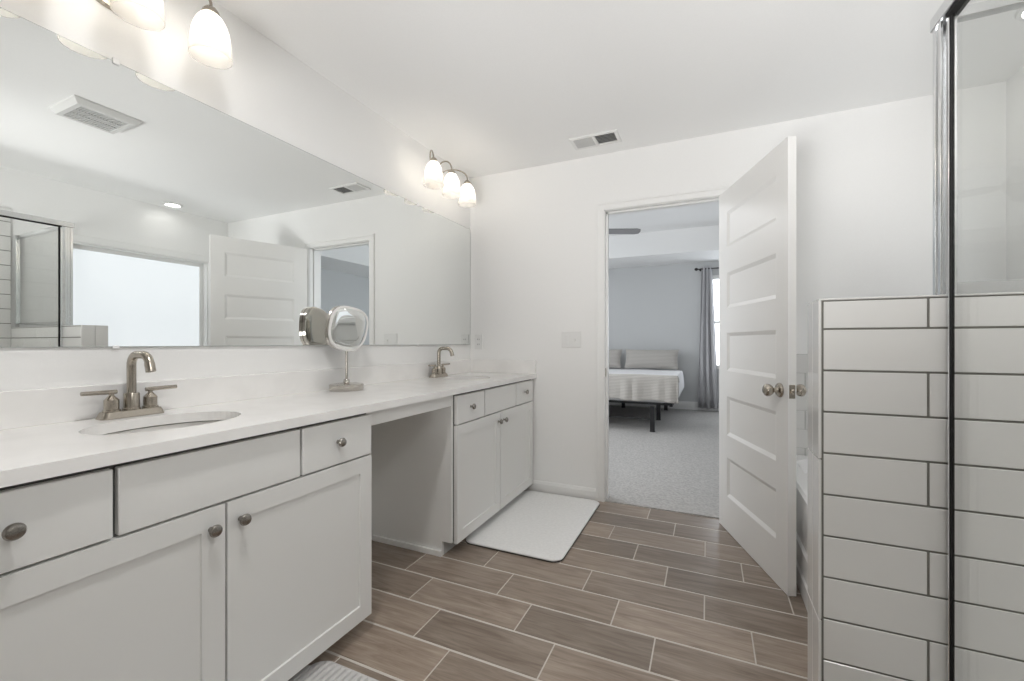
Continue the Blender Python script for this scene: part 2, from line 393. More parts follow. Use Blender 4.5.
# ------------------------------------------------------------------ bathroom window
def window(name, y0, y1, z0, z1, pane_m):
    b = MB()                                    # casing on the room side (X=W) and reveal
    cw = 0.06; xi = W - 0.016
    b.box(xi, W, y0 - cw, y0, z0 - cw, z1 + cw, bev=0.003); b.box(xi, W, y1, y1 + cw, z0 - cw, z1 + cw, bev=0.003)
    b.box(xi, W, y0, y1, z1, z1 + cw, bev=0.003); b.box(xi - 0.02, W, y0 - cw - 0.02, y1 + cw + 0.02, z0 - 0.03, z0, bev=0.004)
    t = 0.012
    b.box(W, W + 0.1, y0, y0 + t, z0, z1); b.box(W, W + 0.1, y1 - t, y1, z0, z1); b.box(W, W + 0.1, y0 + t, y1 - t, z1 - t, z1); b.box(W, W + 0.1, y0 + t, y1 - t, z0, z0 + t)
    o = struct(name, b, M['trim'])
    f = MB(); s = 0.035
    f.box(W + 0.06, W + 0.1, y0 + t, y0 + t + s, z0 + t, z1 - t); f.box(W + 0.06, W + 0.1, y1 - t - s, y1 - t, z0 + t, z1 - t)
    f.box(W + 0.06, W + 0.1, y0 + t + s, y1 - t - s, z1 - t - s, z1 - t); f.box(W + 0.06, W + 0.1, y0 + t + s, y1 - t - s, z0 + t, z0 + t + s)
    link('window_frame', f, M['plastic'], o)
    p = MB(); p.box(W + 0.076, W + 0.084, y0 + t + s, y1 - t - s, z0 + t + s, z1 - t - s); link('window_pane', p, pane_m, o)
    return o
window('window_1', WY0, WY1, WZ0, WZ1, M['pane'])

# ------------------------------------------------------------------ door casing, baseboards
def casing(b, x, side):
    s = side
    y1 = YF
    b.box(min(x, x + s * 0.057), max(x, x + s * 0.057), y1 - 0.011, y1, 0, ZO + 0.057)
    b.box(min(x + s * 0.040, x + s * 0.057), max(x + s * 0.040, x + s * 0.057), y1 - 0.017, y1 - 0.011, 0, ZO + 0.057, bev=0.002)
b = MB()
casing(b, XO0 - 0.005, -1); casing(b, XO1 + 0.005, 1)
b.box(XO0 - 0.005, XO1 + 0.005, YF - 0.011, YF, ZO + 0.005, ZO + 0.057)
b.box(XO0 - 0.045, XO1 + 0.045, YF - 0.017, YF - 0.011, ZO + 0.040, ZO + 0.057, bev=0.002)
# jambs with stop
b.box(XO0 - 0.018, XO0, YF, YF + 0.12, 0, ZO + 0.018); b.box(XO1, XO1 + 0.018, YF, YF + 0.12, 0, ZO + 0.018); b.box(XO0 - 0.018, XO1 + 0.018, YF, YF + 0.12, ZO, ZO + 0.018)
b.box(XO0, XO0 + 0.011, YF + 0.04, YF + 0.075, 0, ZO); b.box(XO1 - 0.011, XO1, YF + 0.04, YF + 0.075, 0, ZO); b.box(XO0, XO1, YF + 0.04, YF + 0.075, ZO - 0.011, ZO)
# bedroom side casing
b.box(XO0 - 0.062, XO0 - 0.005, YF + 0.12, YF + 0.135, 0, ZO + 0.057); b.box(XO1 + 0.005, XO1 + 0.062, YF + 0.12, YF + 0.135, 0, ZO + 0.057); b.box(XO0 - 0.062, XO1 + 0.062, YF + 0.12, YF + 0.135, ZO + 0.005, ZO + 0.057)
tr1 = struct('trim_1', b, M['trim'])
b = MB(); b.box(XO0 - 0.0005, XO0 + 0.002, YF + 0.006, YF + 0.034, 0.875, 0.935, bev=0.001); link('strike_plate', b, M['nickel'], tr1)
def base_prof(): return [(0, 0), (0.013, 0), (0.013, 0.062), (0.007, 0.080), (0.004, 0.083), (0, 0.083)]
b = MB(); b.prism([(YF - a, z) for a, z in base_prof()], 'X', 0.48, XO0 - 0.062); struct('baseboard_far', b, M['trim'])
b = MB(); b.prism([(YF - a, z) for a, z in base_prof()], 'X', XO1 + 0.062, 2.11); struct('baseboard_door_side', b, M['trim'])
b = MB(); b.prism([(a, z) for a, z in base_prof()], 'Y', 1.302, 1.886); struct('baseboard_left', b, M['trim'])

# ------------------------------------------------------------------ door (five panel), swung into the bathroom
def panel_slab(b, Wd, Hd, T, panels, depth, sl):
    """slab 0..Wd x 0..T(y) x 0..Hd, recessed panels on both faces"""
    xs = sorted({0, Wd} | {p[0] for p in panels} | {p[1] for p in panels}); zs = sorted({0, Hd} | {p[2] for p in panels} | {p[3] for p in panels})
    for y, sg in ((0.0, 1), (T, -1)):
        for xa, xb in zip(xs, xs[1:]):
            for za, zb in zip(zs, zs[1:]):
                if any(abs(p[0] - xa) < 1e-6 and abs(p[1] - xb) < 1e-6 and p[2] <= za + 1e-6 and p[3] >= zb - 1e-6 for p in panels):
                    O = [(xa, y, za), (xb, y, za), (xb, y, zb), (xa, y, zb)]
                    yi = y + sg * depth
                    I = [(xa + sl, yi, za + sl), (xb - sl, yi, za + sl), (xb - sl, yi, zb - sl), (xa + sl, yi, zb - sl)]
                    for i in range(4): b.quad(O[i], O[(i + 1) % 4], I[(i + 1) % 4], I[i])
                    # slightly raised flat field inside the moulding
                    b.quad(*I)
                else:
                    b.quad((xa, y, za), (xb, y, za), (xb, y, zb), (xa, y, zb))
    for (p, q) in (((0, 0), (Wd, 0)),):
        b.quad((0, 0, 0), (Wd, 0, 0), (Wd, T, 0), (0, T, 0)); b.quad((0, 0, Hd), (Wd, 0, Hd), (Wd, T, Hd), (0, T, Hd))
        b.quad((0, 0, 0), (0, T, 0), (0, T, Hd), (0, 0, Hd)); b.quad((Wd, 0, 0), (Wd, T, 0), (Wd, T, Hd), (Wd, 0, Hd))
    bmesh.ops.remove_doubles(b.bm, verts=b.bm.verts, dist=1e-5)
DW = 0.779
pz = [(0.205, 0.435), (0.565, 0.795), (0.945, 1.170), (1.315, 1.525), (1.675, 1.885)]
b = MB(); panel_slab(b, DW, 2.016, 0.035, [(0.118, 0.678, z0, z1) for z0, z1 in pz], 0.009, 0.020)
hp = Vector((1.8062, 2.958)); fp = Vector((2.0625, 2.222)); ang = math.atan2(fp.y - hp.y, fp.x - hp.x)
door = struct('door_1', b, M['doorpaint'], 'white five-panel door standing open beside the tiled half wall', 'door')
door.location = (hp.x, hp.y, 0.004); door.rotation_euler = (0, 0, ang)
def door_knob(side):
    sg = -1 if side == 0 else 1; y0 = 0.0 if side == 0 else 0.035
    k = MB()
    P = [(0.033, 0.0), (0.033, 0.004), (0.028, 0.010), (0.014, 0.013), (0.011, 0.022), (0.011, 0.030), (0.020, 0.036), (0.027, 0.046), (0.0285, 0.054), (0.026, 0.063), (0.018, 0.069), (0.006, 0.071)]
    k.lathe([(r, y0 + sg * h_) for r, h_ in P], (DW - 0.066, 0, 0.896), 'Y', 28)
    return link('door_knob', k, M['nickel'], door, True)
door_knob(0); door_knob(1)
k = MB(); k.box(DW - 0.0005, DW + 0.002, 0.005, 0.030, 0.866, 0.926, bev=0.0008); k.box(DW + 0.001, DW + 0.010, 0.010, 0.025, 0.886, 0.906, bev=0.003)
link('latch_plate', k, M['nickel'], door)
for hz in (0.20, 1.0, 1.80):
    k = MB(); k.lathe([(0.006, hz - 0.045), (0.006, hz + 0.045)], (-0.005, 0.039, 0), 'Z', 12); k.box(-0.003, 0.0005, 0.006, 0.035, hz - 0.044, hz + 0.044)
    link('hinge', k, M['nickel'], door, True)

# ------------------------------------------------------------------ vanity cabinets
FX = 0.535            # face-frame plane;   fronts are 20 mm thick
def knob(parent, y, z, x=FX + 0.02):
    k = MB(); P = [(0.007, 0), (0.0055, 0.004), (0.0055, 0.011), (0.011, 0.015), (0.0155, 0.019), (0.0162, 0.023), (0.0135, 0.028), (0.006, 0.031)]
    k.lathe([(r, x + h_) for r, h_ in P], (0, y, z), 'X', 24)
    return link('knob', k, M['knobm'], parent, True)
def slab_front(name, y0, y1, z0, z1, parent):
    b = MB(); b.box(FX, FX + 0.02, y0, y1, z0, z1, bev=0.002); return link(name, b, M['cab'], parent)
def shaker(y0, y1, z0, z1, parent):
    b = MB(); fw = 0.058
    panel_slab(b, y1 - y0, z1 - z0, 0.02, [(fw, y1 - y0 - fw, fw, z1 - z0 - fw)], 0.006, 0.002)
    # local x -> world y, local y -> -(x)
    m_ = Matrix(((0, -1, 0, FX + 0.02), (1, 0, 0, y0), (0, 0, 1, z0), (0, 0, 0, 1)))
    b.xform(m_); return link('door', b, M['cab'], parent)
def cabinet(loc_y0, ya, yb, splits, dsplit, knobs, dknobs, label, left_open, right_open):
    t = thing('vanity_cabinet', label, 'cabinet', (0, 0, 0), group='white vanity base cabinets')
    b = MB(); zt = 0.851
    side = [(0.003, 0.0), (0.4775, 0.0), (0.4775, 0.078), (FX - 0.0195, 0.078), (FX - 0.0195, zt), (0.003, zt)]
    for y_ in (ya, yb - 0.018):
        n0 = len(b.bm.faces); A = [b.bm.verts.new((x_, y_, z_)) for x_, z_ in side]; B = [b.bm.verts.new((x_, y_ + 0.018, z_)) for x_, z_ in side]
        fs = [b.bm.faces.new(A), b.bm.faces.new(B[::-1])] + [b.bm.faces.new((A[i], A[(i + 1) % 6], B[(i + 1) % 6], B[i])) for i in range(6)]
    b.box(0.003, FX - 0.019, ya + 0.018, yb - 0.018, 0.085, 0.10); b.box(0.003, 0.012, ya + 0.018, yb - 0.018, 0.10, zt)
    b.mi = 1; b.box(FX - 0.019, FX, ya, yb, 0.078, zt, bev=0.001); b.mi = 0
    # stiles shown in the frame colour at the two ends
    b.box(FX - 0.0195, FX + 0.0008, ya - 0.0005, ya + 0.0145, 0.078, zt + 0.0005); b.box(FX - 0.0195, FX + 0.0008, yb - 0.010, yb + 0.0005, 0.078, zt + 0.0005)
    link('carcass', b, [M['cab'], M['cabshade']], t)
    b = MB(); b.box(0.462, 0.4774, ya + 0.0181, yb - 0.0181, 0, 0.086); link('toe_kick', b, M['toe'], t)
    z0, z1 = 0.687, 0.838
    for i, (a, c, kn) in enumerate(splits):
        if kn is None: slab_front('false_front', a, c, z0, z1, t)
        else: knob(slab_front('drawer', a, c, z0, z1, t), kn, 0.766)
    for (a, c), ky in zip(dsplit, dknobs): knob(shaker(a, c, 0.066, 0.681, t), ky, 0.625)
    return t
cabinet(0, 0.232, 1.300, [(0.246, 0.4995, 0.345), (0.5095, 0.9765, None), (0.9855, 1.297, 1.130)], [(0.246, 0.7400), (0.7465, 1.297)], None, (0.703, 0.782),
        'white shaker vanity cabinet under the near sink, left of the knee space', True, True)
cabinet(0, 1.900, 3.018, [(1.926, 2.2250, 2.065), (2.2370, 2.679, None), (2.691, 2.990, 2.832)], [(1.926, 2.4330), (2.4410, 2.990)], None, (2.408, 2.485),
        'white shaker vanity cabinet under the far sink, beside the bath mat', True, True)
# apron over the knee space
b = MB(); b.box(FX - 0.019, FX + 0.001, 1.3005, 1.8995, 0.788, 0.8505, bev=0.001); o = link('apron_panel', b, M['cab'])
tag(o, 'narrow white apron panel across the knee space between the cabinets', 'panel')
# little foot strip along the exposed side of the far cabinet
b = MB(); b.box(0.02, 0.478, 1.887, 1.8995, 0, 0.030, bev=0.002); struct('baseboard_knee_space', b, M['trim'])

# ------------------------------------------------------------------ countertop with two oval cut-outs
SINKS = [(0.285, 0.745), (0.285, 2.485)]; SA, SB = 0.145, 0.195      # half-axes in X and Y
def counter():
    t = thing('countertop', 'long white quartz vanity countertop with short backsplash and two oval sink openings', 'countertop', (0, 0, 0))
    b = MB(); z1, z0 = ZC, ZC - 0.03; x0, x1 = 0.002, XF; Y0, Y1 = 0.2, YF - 0.001
    cuts = []
    for cx, cy in SINKS: cuts.append((cy - 0.27, cy + 0.27))
    segs = [(Y0, cuts[0][0]), (cuts[0][1], cuts[1][0]), (cuts[1][1], Y1)]
    for z in (z0, z1):
        for a, c in segs: b.quad((x0, a, z), (x1, a, z), (x1, c, z), (x0, c, z))
        for (cx, cy), (a, c) in zip(SINKS, cuts):
            angs = [2 * math.pi * k / 64 for k in range(64)]
            for px, py in ((x0, a), (x1, a), (x1, c), (x0, c)): angs.append(math.atan2(py - cy, px - cx) % (2 * math.pi))
            angs = sorted(set(round(q, 6) for q in angs)); E, B_ = [], []
            for q in angs:
                d = (math.cos(q), math.sin(q)); r = 1 / math.sqrt((d[0] / SA) ** 2 + (d[1] / SB) ** 2)
                E.append((cx + d[0] * r, cy + d[1] * r))
                ts = []
                if d[0] > 1e-9: ts.append((x1 - cx) / d[0])
                if d[0] < -1e-9: ts.append((x0 - cx) / d[0])
                if d[1] > 1e-9: ts.append((c - cy) / d[1])
                if d[1] < -1e-9: ts.append((a - cy) / d[1])
                tt = min(ts); B_.append((cx + d[0] * tt, cy + d[1] * tt))
            n = len(angs)
            for i in range(n):
                j = (i + 1) % n
                b.quad((*E[i], z), (*B_[i], z), (*B_[j], z), (*E[j], z))
                if z == z1: b.quad((*E[i], z0), (*E[j], z0), (*E[j], z1), (*E[i], z1))
    ys = [Y0, cuts[0][0], cuts[0][1], cuts[1][0], cuts[1][1], Y1]
    for a, c in zip(ys, ys[1:]):
        b.quad((x1, a, z0), (x1, c, z0), (x1, c, z1), (x1, a, z1)); b.quad((x0, a, z0), (x0, c, z0), (x0, c, z1), (x0, a, z1))
    b.quad((x0, Y0, z0), (x1, Y0, z0), (x1, Y0, z1), (x0, Y0, z1)); b.quad((x0, Y1, z0), (x1, Y1, z0), (x1, Y1, z1), (x0, Y1, z1))
    bmesh.ops.remove_doubles(b.bm, verts=b.bm.verts, dist=1e-4)
    link('slab', b, M['quartz'], t)
    b = MB(); b.box(0.002, 0.021, 0.2, YF - 0.021, ZC, ZC + 0.1022, bev=0.0015); link('backsplash', b, M['quartz'], t)
    b = MB(); b.box(0.002, XF - 0.004, YF - 0.021, YF - 0.001, ZC, ZC + 0.1022, bev=0.0015); link('side_splash', b, M['quartz'], t)
counter()
def sink(loc, label):
    t = thing('sink', label, 'sink', loc, group='oval undermount sinks')
    b = MB(); zt = -0.0305
    prof = [(1.14, zt - 0.004), (1.07, zt - 0.004), (1.055, zt - 0.014), (1.0, zt - 0.05), (0.88, zt - 0.095), (0.62, zt - 0.125), (0.30, zt - 0.135), (0.11, zt - 0.138)]
    inner = [[(SA * r * math.cos(2 * math.pi * k / 48), SB * r * math.sin(2 * math.pi * k / 48), z) for k in range(48)] for r, z in prof]
    outer = [[(SA * (r + 0.05) * math.cos(2 * math.pi * k / 48), SB * (r + 0.05) * math.sin(2 * math.pi * k / 48), z - 0.012) for k in range(48)] for r, z in prof[::-1]]
    b.loft(inner + outer, False, False); 
    link('bowl', b, M['porcelain'], t, True)
    d = MB(); d.lathe([(0.024, zt - 0.1395), (0.024, zt - 0.134), (0.017, zt - 0.1335), (0.015, zt - 0.137), (0.004, zt - 0.1365)], (0, 0, 0), 'Z', 24); link('drain', d, M['nickel'], t, True)
    return t
s0 = sink((*SINKS[0], ZC), 'white oval undermount sink set in the counter in front of the near faucet')
dup(s0, (*SINKS[1], ZC), 'white oval undermount sink set in the counter beside the far wall')

# ------------------------------------------------------------------ faucets
def faucet(loc, label):
    t = thing('faucet', label, 'faucet', loc, group='brushed nickel bathroom faucets')
    b = MB(); L0, L1, D0, D1 = 0.083, 0.076, 0.029, 0.023
    def ring(l, d, z): return [(x, y, z) for x, y in rrect(-d, d, -l, l, d * 0.55, 5)]
    b.loft([ring(L0, D0, 0.0006), ring(L0, D0, 0.003), ring(L1, D1, 0.0205), ring(L1 - 0.002, D1 - 0.002, 0.022)]); link('base_plate', b, M['nickel'], t, False)
    b = MB(); b.lathe([(0.0225, 0.0215), (0.0225, 0.026), (0.0205, 0.028), (0.0205, 0.072), (0.019, 0.0745), (0.0125, 0.075)], n=32)
    pts = [(0, 0, 0.07), (0, 0, 0.12)] + [(x, 0, z) for x, z in arc(0.033, 0.163, 0.033, 180, 90, 8)] + [(x, 0, z) for x, z in arc(0.066, 0.158, 0.038, 90, 18, 8)] + [(0.1085, 0, 0.149)]
    b.tube(pts, 0.0122, 20);     b.tube([(0.1015, 0, 0.171), (0.1095, 0, 0.145)], [0.0132, 0.0132], 20)
    link('spout', b, M['nickel'], t, True)
    for sg in (-1, 1):
        h_ = MB(); y = sg * 0.0508
        h_.lathe([(0.0215, 0.0215), (0.0215, 0.0265), (0.0185, 0.0285), (0.0185, 0.057), (0.0085, 0.069), (0.0065, 0.071), (0.0065, 0.079)], (0, y, 0), n=28)
        h_.tube([(0, y - sg * 0.013, 0.0815), (0.002, y + sg * 0.01, 0.082), (0.007, y + sg * 0.073, 0.0835)], [0.0064, 0.0068, 0.0062], 14)
        link('handle', h_, M['nickel'], t, True)
    return t
f0 = faucet((0.070, 0.750, ZC), 'brushed nickel two-handle faucet behind the near sink')
dup(f0, (0.066, 2.480, ZC), 'brushed nickel two-handle faucet behind the far sink')

# ------------------------------------------------------------------ big wall mirror
t = thing('wall_mirror', 'long frameless mirror on the left wall above the vanity countertop', 'mirror', (0, 0, 0))
b = MB(); MT = lambda y_: 0.005 + 0.0035 * (y_ - 0.205)      # the sheet leans out a little towards the far corner
b.mi = 1; b.prism([(0.0005, 0.205), (MT(0.205), 0.205), (MT(3.0), 3.0), (0.0005, 3.0)], 'Z', 1.1013, 2.0195); b.mi = 0
b.quad((MT(0.207) + 0.0003, 0.207, 1.1033), (MT(2.998) + 0.0003, 2.998, 1.1033), (MT(2.998) + 0.0003, 2.998, 2.0175), (MT(0.207) + 0.0003, 0.207, 2.0175))
link('mirror_glass', b, [M['mirror'], mat('mirror_edge', (0.45, 0.47, 0.46), 0.2)], t)
for y, z in ((0.737, 2.0195), (2.32, 2.0195), (0.737, 1.1013), (2.32, 1.1013)):
    c_ = MB(); s = 1 if z > 1.5 else -1
    hh = 0.010 if s > 0 else 0.005; c_.box(0.0005, MT(y) + (0.005 if s > 0 else 0.0025), y - 0.009, y + 0.009, z - hh, z + hh, bev=0.0015); link('clip', c_, M['clip'], t)

# ------------------------------------------------------------------ vanity lights
def vanity_light(loc, label):
    t = thing('vanity_light', label, 'wall lamp', loc, group='three-shade vanity lights')
    b = MB(); b.lathe([(1.0, 0.001), (1.0, 0.010), (0.93, 0.018), (0.55, 0.023)], (0, 0, -0.050), 'X', 40, sx=0.075, sy=0.058)
    b.lathe([(0.016, 0.018), (0.015, 0.032), (0.009, 0.036)], (0, 0, -0.05), 'X', 20)
    link('backplate', b, M['nickel'], t, True)
    def bez(P, n=18):
        out = []
        for k in range(n + 1):
            u = k / n; q = [Vector(p) for p in P]
            while len(q) > 1: q = [a_.lerp(c2, u) for a_, c2 in zip(q, q[1:])]
            out.append(tuple(q[0]))
        return out
    for y in (-0.2095, 0, 0.2095):
        a = MB()
        a.tube(bez([(0.026, y * 0.03, -0.05), (0.045, y * 0.30, 0.05), (0.085, y * 0.80, 0.085), (0.178, y * 1.08, 0.085), (0.170, y, 0.0), (0.170, y, -0.012)]), 0.0048, 10); link('arm', a, M['nickel'], t, True)
        c_ = MB(); c_.lathe([(0.006, -0.004), (0.016, -0.010), (0.024, -0.020), (0.029, -0.034), (0.027, -0.036), (0.012, -0.030)], (0.170, y, 0), n=28)
        link('socket_cap', c_, M['nickel'], t, True)
        s = MB(); prof = [(0.026, -0.034), (0.037, -0.046), (0.047, -0.064), (0.0550, -0.090), (0.0605, -0.122), (0.0635, -0.155), (0.0640, -0.182)]
        inn = [(r - 0.0035, z) for r, z in prof[::-1]]
        s.lathe(prof + inn, (0.170, y, 0), n=40, cap0=False, cap1=False)
        sh = link('lamp_shade', s, M['shade'], t, True)
        u = MB(); u.lathe([(0.012, -0.034), (0.014, -0.048), (0.021, -0.064), (0.0285, -0.086), (0.0285, -0.102), (0.022, -0.121), (0.010, -0.131), (0.002, -0.132)], (0.170, y, 0), n=24)
        link('bulb', u, M['bulb'], sh, True)
    return t
v0 = vanity_light((0, 0.722, 2.287), 'three-shade brushed nickel vanity light over the near sink, cut by the top of the photo')
dup(v0, (0, 2.478, 2.287), 'three-shade brushed nickel vanity light above the mirror beside the far wall')

# ------------------------------------------------------------------ magnifying mirror on the counter
t = thing('makeup_mirror', 'round-based nickel magnifying mirror standing on the countertop', 'mirror', (0.115, 1.604, ZC + 0.0005))
b = MB(); b.lathe([(0.079, 0.0), (0.081, 0.003), (0.081, 0.027), (0.077, 0.031), (0.03, 0.033), (0.016, 0.038), (0.013, 0.052), (0.011, 0.054)], n=48); link('base', b, M['polnickel'], t, True)
b = MB(); b.tube([(0, 0, 0.04), (0, 0, 0.20)], 0.0072, 16); b.lathe([(0.004, 0.190), (0.011, 0.195), (0.013, 0.205), (0.009, 0.215)], n=18); link('pole', b, M['polnickel'], t, True)
def sup(a, c, n, r, q=64, egg=0.08):
    out = []
    for k in range(q):
        th = 2 * math.pi * k / q; ct, st = math.cos(th), math.sin(th)
        u = math.copysign(abs(ct) ** (2 / n), ct) * a * r; v_ = math.copysign(abs(st) ** (2 / n), st) * c * r
        out.append((u * (1 + egg * st), v_))
    return out
# head: local frame  normal=+X, width=Y, height=Z
def head_ring(scale, d): return [(d, u, v_) for u, v_ in sup(0.104, 0.110, 2.7, scale)]
Mh = Matrix.Translation((0.0, 0.0, 0.302)) @ Matrix.Rotation(R(-14), 4, 'Z') @ Matrix.Rotation(R(4), 4, 'Y') @ Matrix.Rotation(R(-10), 4, 'X')
b = MB(); b.loft([head_ring(1.0, 0.0195), head_ring(1.0, 0.006), head_ring(0.965, 0.004), head_ring(0.965, -0.002), head_ring(1.0, -0.004), head_ring(1.0, -0.014), head_ring(0.93, -0.020), head_ring(0.6, -0.024), head_ring(0.2, -0.026)])
b.xform(Mh); hd = link('mirror_head', b, M['polnickel'], t, True)
b = MB(); b.loft([head_ring(0.885, 0.020), head_ring(0.895, 0.0245), head_ring(0.975, 0.0245), head_ring(1.0, 0.0200), head_ring(0.9, 0.0190)], False, False); b.xform(Mh); link('front_ring', b, mat('satin_ring', (0.74, 0.73, 0.71), 0.35), hd, True)
b = MB(); b.loft([head_ring(0.905, 0.0215), head_ring(0.88, 0.0232), head_ring(0.6, 0.0226), head_ring(0.25, 0.0223)], False, True); b.xform(Mh); link('magnifying_glass', b, M['mirror'], hd, True)

# ------------------------------------------------------------------ shower enclosure
SX = 2.2785
t = thing('shower_enclosure', 'chrome framed glass shower enclosure with black seals beside the half wall', 'shower', (SX, 0.6, 0.0))
def part(name, mb, m, parent=t, smooth=False, off=(SX, 0.6, 0)):
    mb.xform(Matrix.Translation((-off[0], -off[1], -off[2]))); return link(name, mb, m, parent, smooth)
b = MB()
for (xa, xb) in ((SX - 0.014, SX - 0.004), (SX - 0.004, SX + 0.006), (SX + 0.006, SX + 0.016)): pass
ZH0, ZH1 = 1.907, 1.941
# corner post on the half wall, fluted outer face
y = 1.400
for i in range(3):
    b.box(SX - 0.016 + (0.0035 if i % 2 else 0), SX + 0.016, y + 0.0136 * i, y + 0.0136 * (i + 1), KT + 0.007, ZH0, bev=0.0012)
part('corner_post', b, M['chrome'])
b = MB(); b.box(SX - 0.0085, SX - 0.001, 1.380, KY - 0.0015, 0.112, ZH0, bev=0.001); part('wall_jamb', b, M['chrome'])
b = MB(); b.box(SX - 0.0048, SX - 0.0008, 1.3705, 1.3797, 0.118, ZH0 - 0.002, bev=0.001); part('seal', b, M['black'])
b = MB(); b.box(SX - 0.018, SX + 0.018, -0.222, 1.450, ZH0, ZH1, bev=0.002); b.mi = 1; b.box(SX - 0.012, SX + 0.012, -0.222, 1.386, ZH0 - 0.006, ZH0 + 0.001); part('front_header', b, [M['chrome'], M['black']])
b = MB(); b.box(SX + 0.018, W - 0.014, 1.412, 1.437, ZH0 + 0.004, ZH1 - 0.004, bev=0.002); part('side_header', b, M['chrome'])
b = MB(); b.box(SX + 0.018, W - 0.012, 1.412, 1.437, KT + 0.007, KT + 0.038, bev=0.002); part('side_rail', b, M['chrome'])
b = MB(); b.box(W - 0.026, W - 0.012, 1.413, 1.436, KT + 0.036, ZH0 + 0.004, bev=0.001); part('side_jamb', b, M['chrome'])
b = MB(); b.box(SX + 0.016, W - 0.026, 1.421, 1.428, KT + 0.034, ZH0 + 0.006); part('side_panel_glass', b, M['glass'])
dr = MB(); dr.box(SX - 0.004, SX + 0.004, 0.56, 1.3705, 0.13, ZH0 - 0.004); dg = part('door_glass', dr, M['glass'])
b = MB(); b.box(SX - 0.004, SX + 0.004, -0.215, 0.552, 0.118, ZH0 + 0.002); part('fixed_glass', b, M['glass'])
b = MB(); b.box(SX - 0.012, SX + 0.012, -0.222, 1.386, 0.1105, 0.128, bev=0.002); part('bottom_rail', b, M['chrome'])
b = MB(); b.box(SX - 0.012, SX + 0.012, -0.2175, -0.205, 0.128, ZH0, bev=0.002); part('end_jamb', b, M['chrome'])

# ------------------------------------------------------------------ bathtub between half wall and far wall
t = thing('bathtub', 'white bathtub with paneled apron behind the open door', 'bathtub', (2.60, 2.26, 0))
TX0, TX1, TY0, TY1, TZ = 2.118, W - 0.012, KY2 + 0.004, YF - 0.012, 0.455
def part2(name, mb, m, parent=None, smooth=False):
    mb.xform(Matrix.Translation((-2.60, -2.26, 0))); return link(name, mb, m, parent or t, smooth)
b = MB(); cx, cy = (TX0 + TX1) / 2, (TY0 + TY1) / 2; hx, hy = (TX1 - TX0) / 2, (TY1 - TY0) / 2
def tr(sx, sy, z, r): return [(x, y, z) for x, y in rrect(cx - hx * sx, cx + hx * sx, cy - hy * sy, cy + hy * sy, r, 6)]
b.loft([tr(1, 1, 0.39, 0.012), tr(1, 1, TZ - 0.012, 0.012), tr(0.98, 0.99, TZ, 0.02), tr(0.86, 0.91, TZ, 0.16), tr(0.84, 0.89, TZ - 0.015, 0.16), tr(0.72, 0.80, 0.16, 0.15), tr(0.58, 0.68, 0.11, 0.13)], True, True)
part2('tub_basin', b, M['acrylic'], None, True)
b = MB()
b.box(TX0 + 0.009, TX0 + 0.03, TY0, TY1, 0, 0.392); 
b.prism([(TX0 + 0.03, 0.0), (TX0 + 0.0, 0.0), (TX0 + 0.0, 0.08), (TX0 + 0.006, 0.092), (TX0 + 0.006, 0.165), (TX0 + 0.002, 0.175), (TX0 + 0.001, 0.2), (TX0 + 0.008, 0.215), (TX0 + 0.03, 0.215)], 'Y', TY0, TY1)
part2('apron', b, M['acrylic'])

# ------------------------------------------------------------------ ceiling fittings
t = thing('ceiling_vent', 'white two-way air vent with grey louvers on the ceiling near the doorway', 'vent', (1.075, 2.782, H))
b = MB(); x0, x1, y0, y1 = -0.155, 0.155, -0.085, 0.085; z0, z1 = -0.012, -0.0005
b.box(x0, x1, y0, y0 + 0.022, z0, z1, bev=0.003); b.box(x0, x1, y1 - 0.022, y1, z0, z1, bev=0.003); b.box(x0, x0 + 0.022, y0 + 0.022, y1 - 0.022, z0, z1, bev=0.002); b.box(x1 - 0.022, x1, y0 + 0.022, y1 - 0.022, z0, z1, bev=0.002)
b.box(-0.010, 0.010, y0 + 0.022, y1 - 0.022, z0, z1, bev=0.002); link('frame', b, M['plastic'], t)
b = MB(); b.box(x0 + 0.02, x1 - 0.02, y0 + 0.02, y1 - 0.02, -0.0025, -0.0006); link('backing', b, M['ventdark'], t)
def louvers(xa, xb, sg, m_):
    b = MB()
    for k in range(7):
        yc = y0 + 0.030 + k * 0.0185
        b.prism([(yc, -0.0035), (yc + sg * 0.010, -0.0110), (yc + sg * 0.0115, -0.0105), (yc + 0.0015 * sg, -0.003)], 'X', xa, xb)
    link('louver', b, m_, t)
louvers(x0 + 0.022, -0.010, 1, M['ventgrey']); louvers(0.010, x1 - 0.022, -1, M['ventgrey'])

t = thing('exhaust_fan', 'square white exhaust fan grille on the ceiling, seen in the wall mirror', 'exhaust fan', (1.50, 1.27, H))
b = MB(); q = 0.15
def sq(h_, z): return [(-h_, -h_, z), (h_, -h_, z), (h_, h_, z), (-h_, h_, z)]
b.loft([sq(q, -0.0005), sq(q, -0.010), sq(q - 0.02, -0.034), sq(q - 0.043, -0.034), sq(q - 0.047, -0.014)], True, False); link('grille_frame', b, M['fanwhite'], t)
b = MB()
b.box(-q + 0.045, q - 0.045, -q + 0.045, q - 0.045, -0.016, -0.013)
link('grille_backing', b, M['ventback'], t)
b = MB()
for k in range(16):
    yy = -q + 0.052 + k * 0.0131; b.box(-q + 0.044, q - 0.044, yy, yy + 0.0048, -0.0315, -0.017)
for xx in (-0.034, 0.034): b.box(xx - 0.003, xx + 0.003, -q + 0.044, q - 0.044, -0.0325, -0.017)
link('louver', b, M['ventgrey'], t)

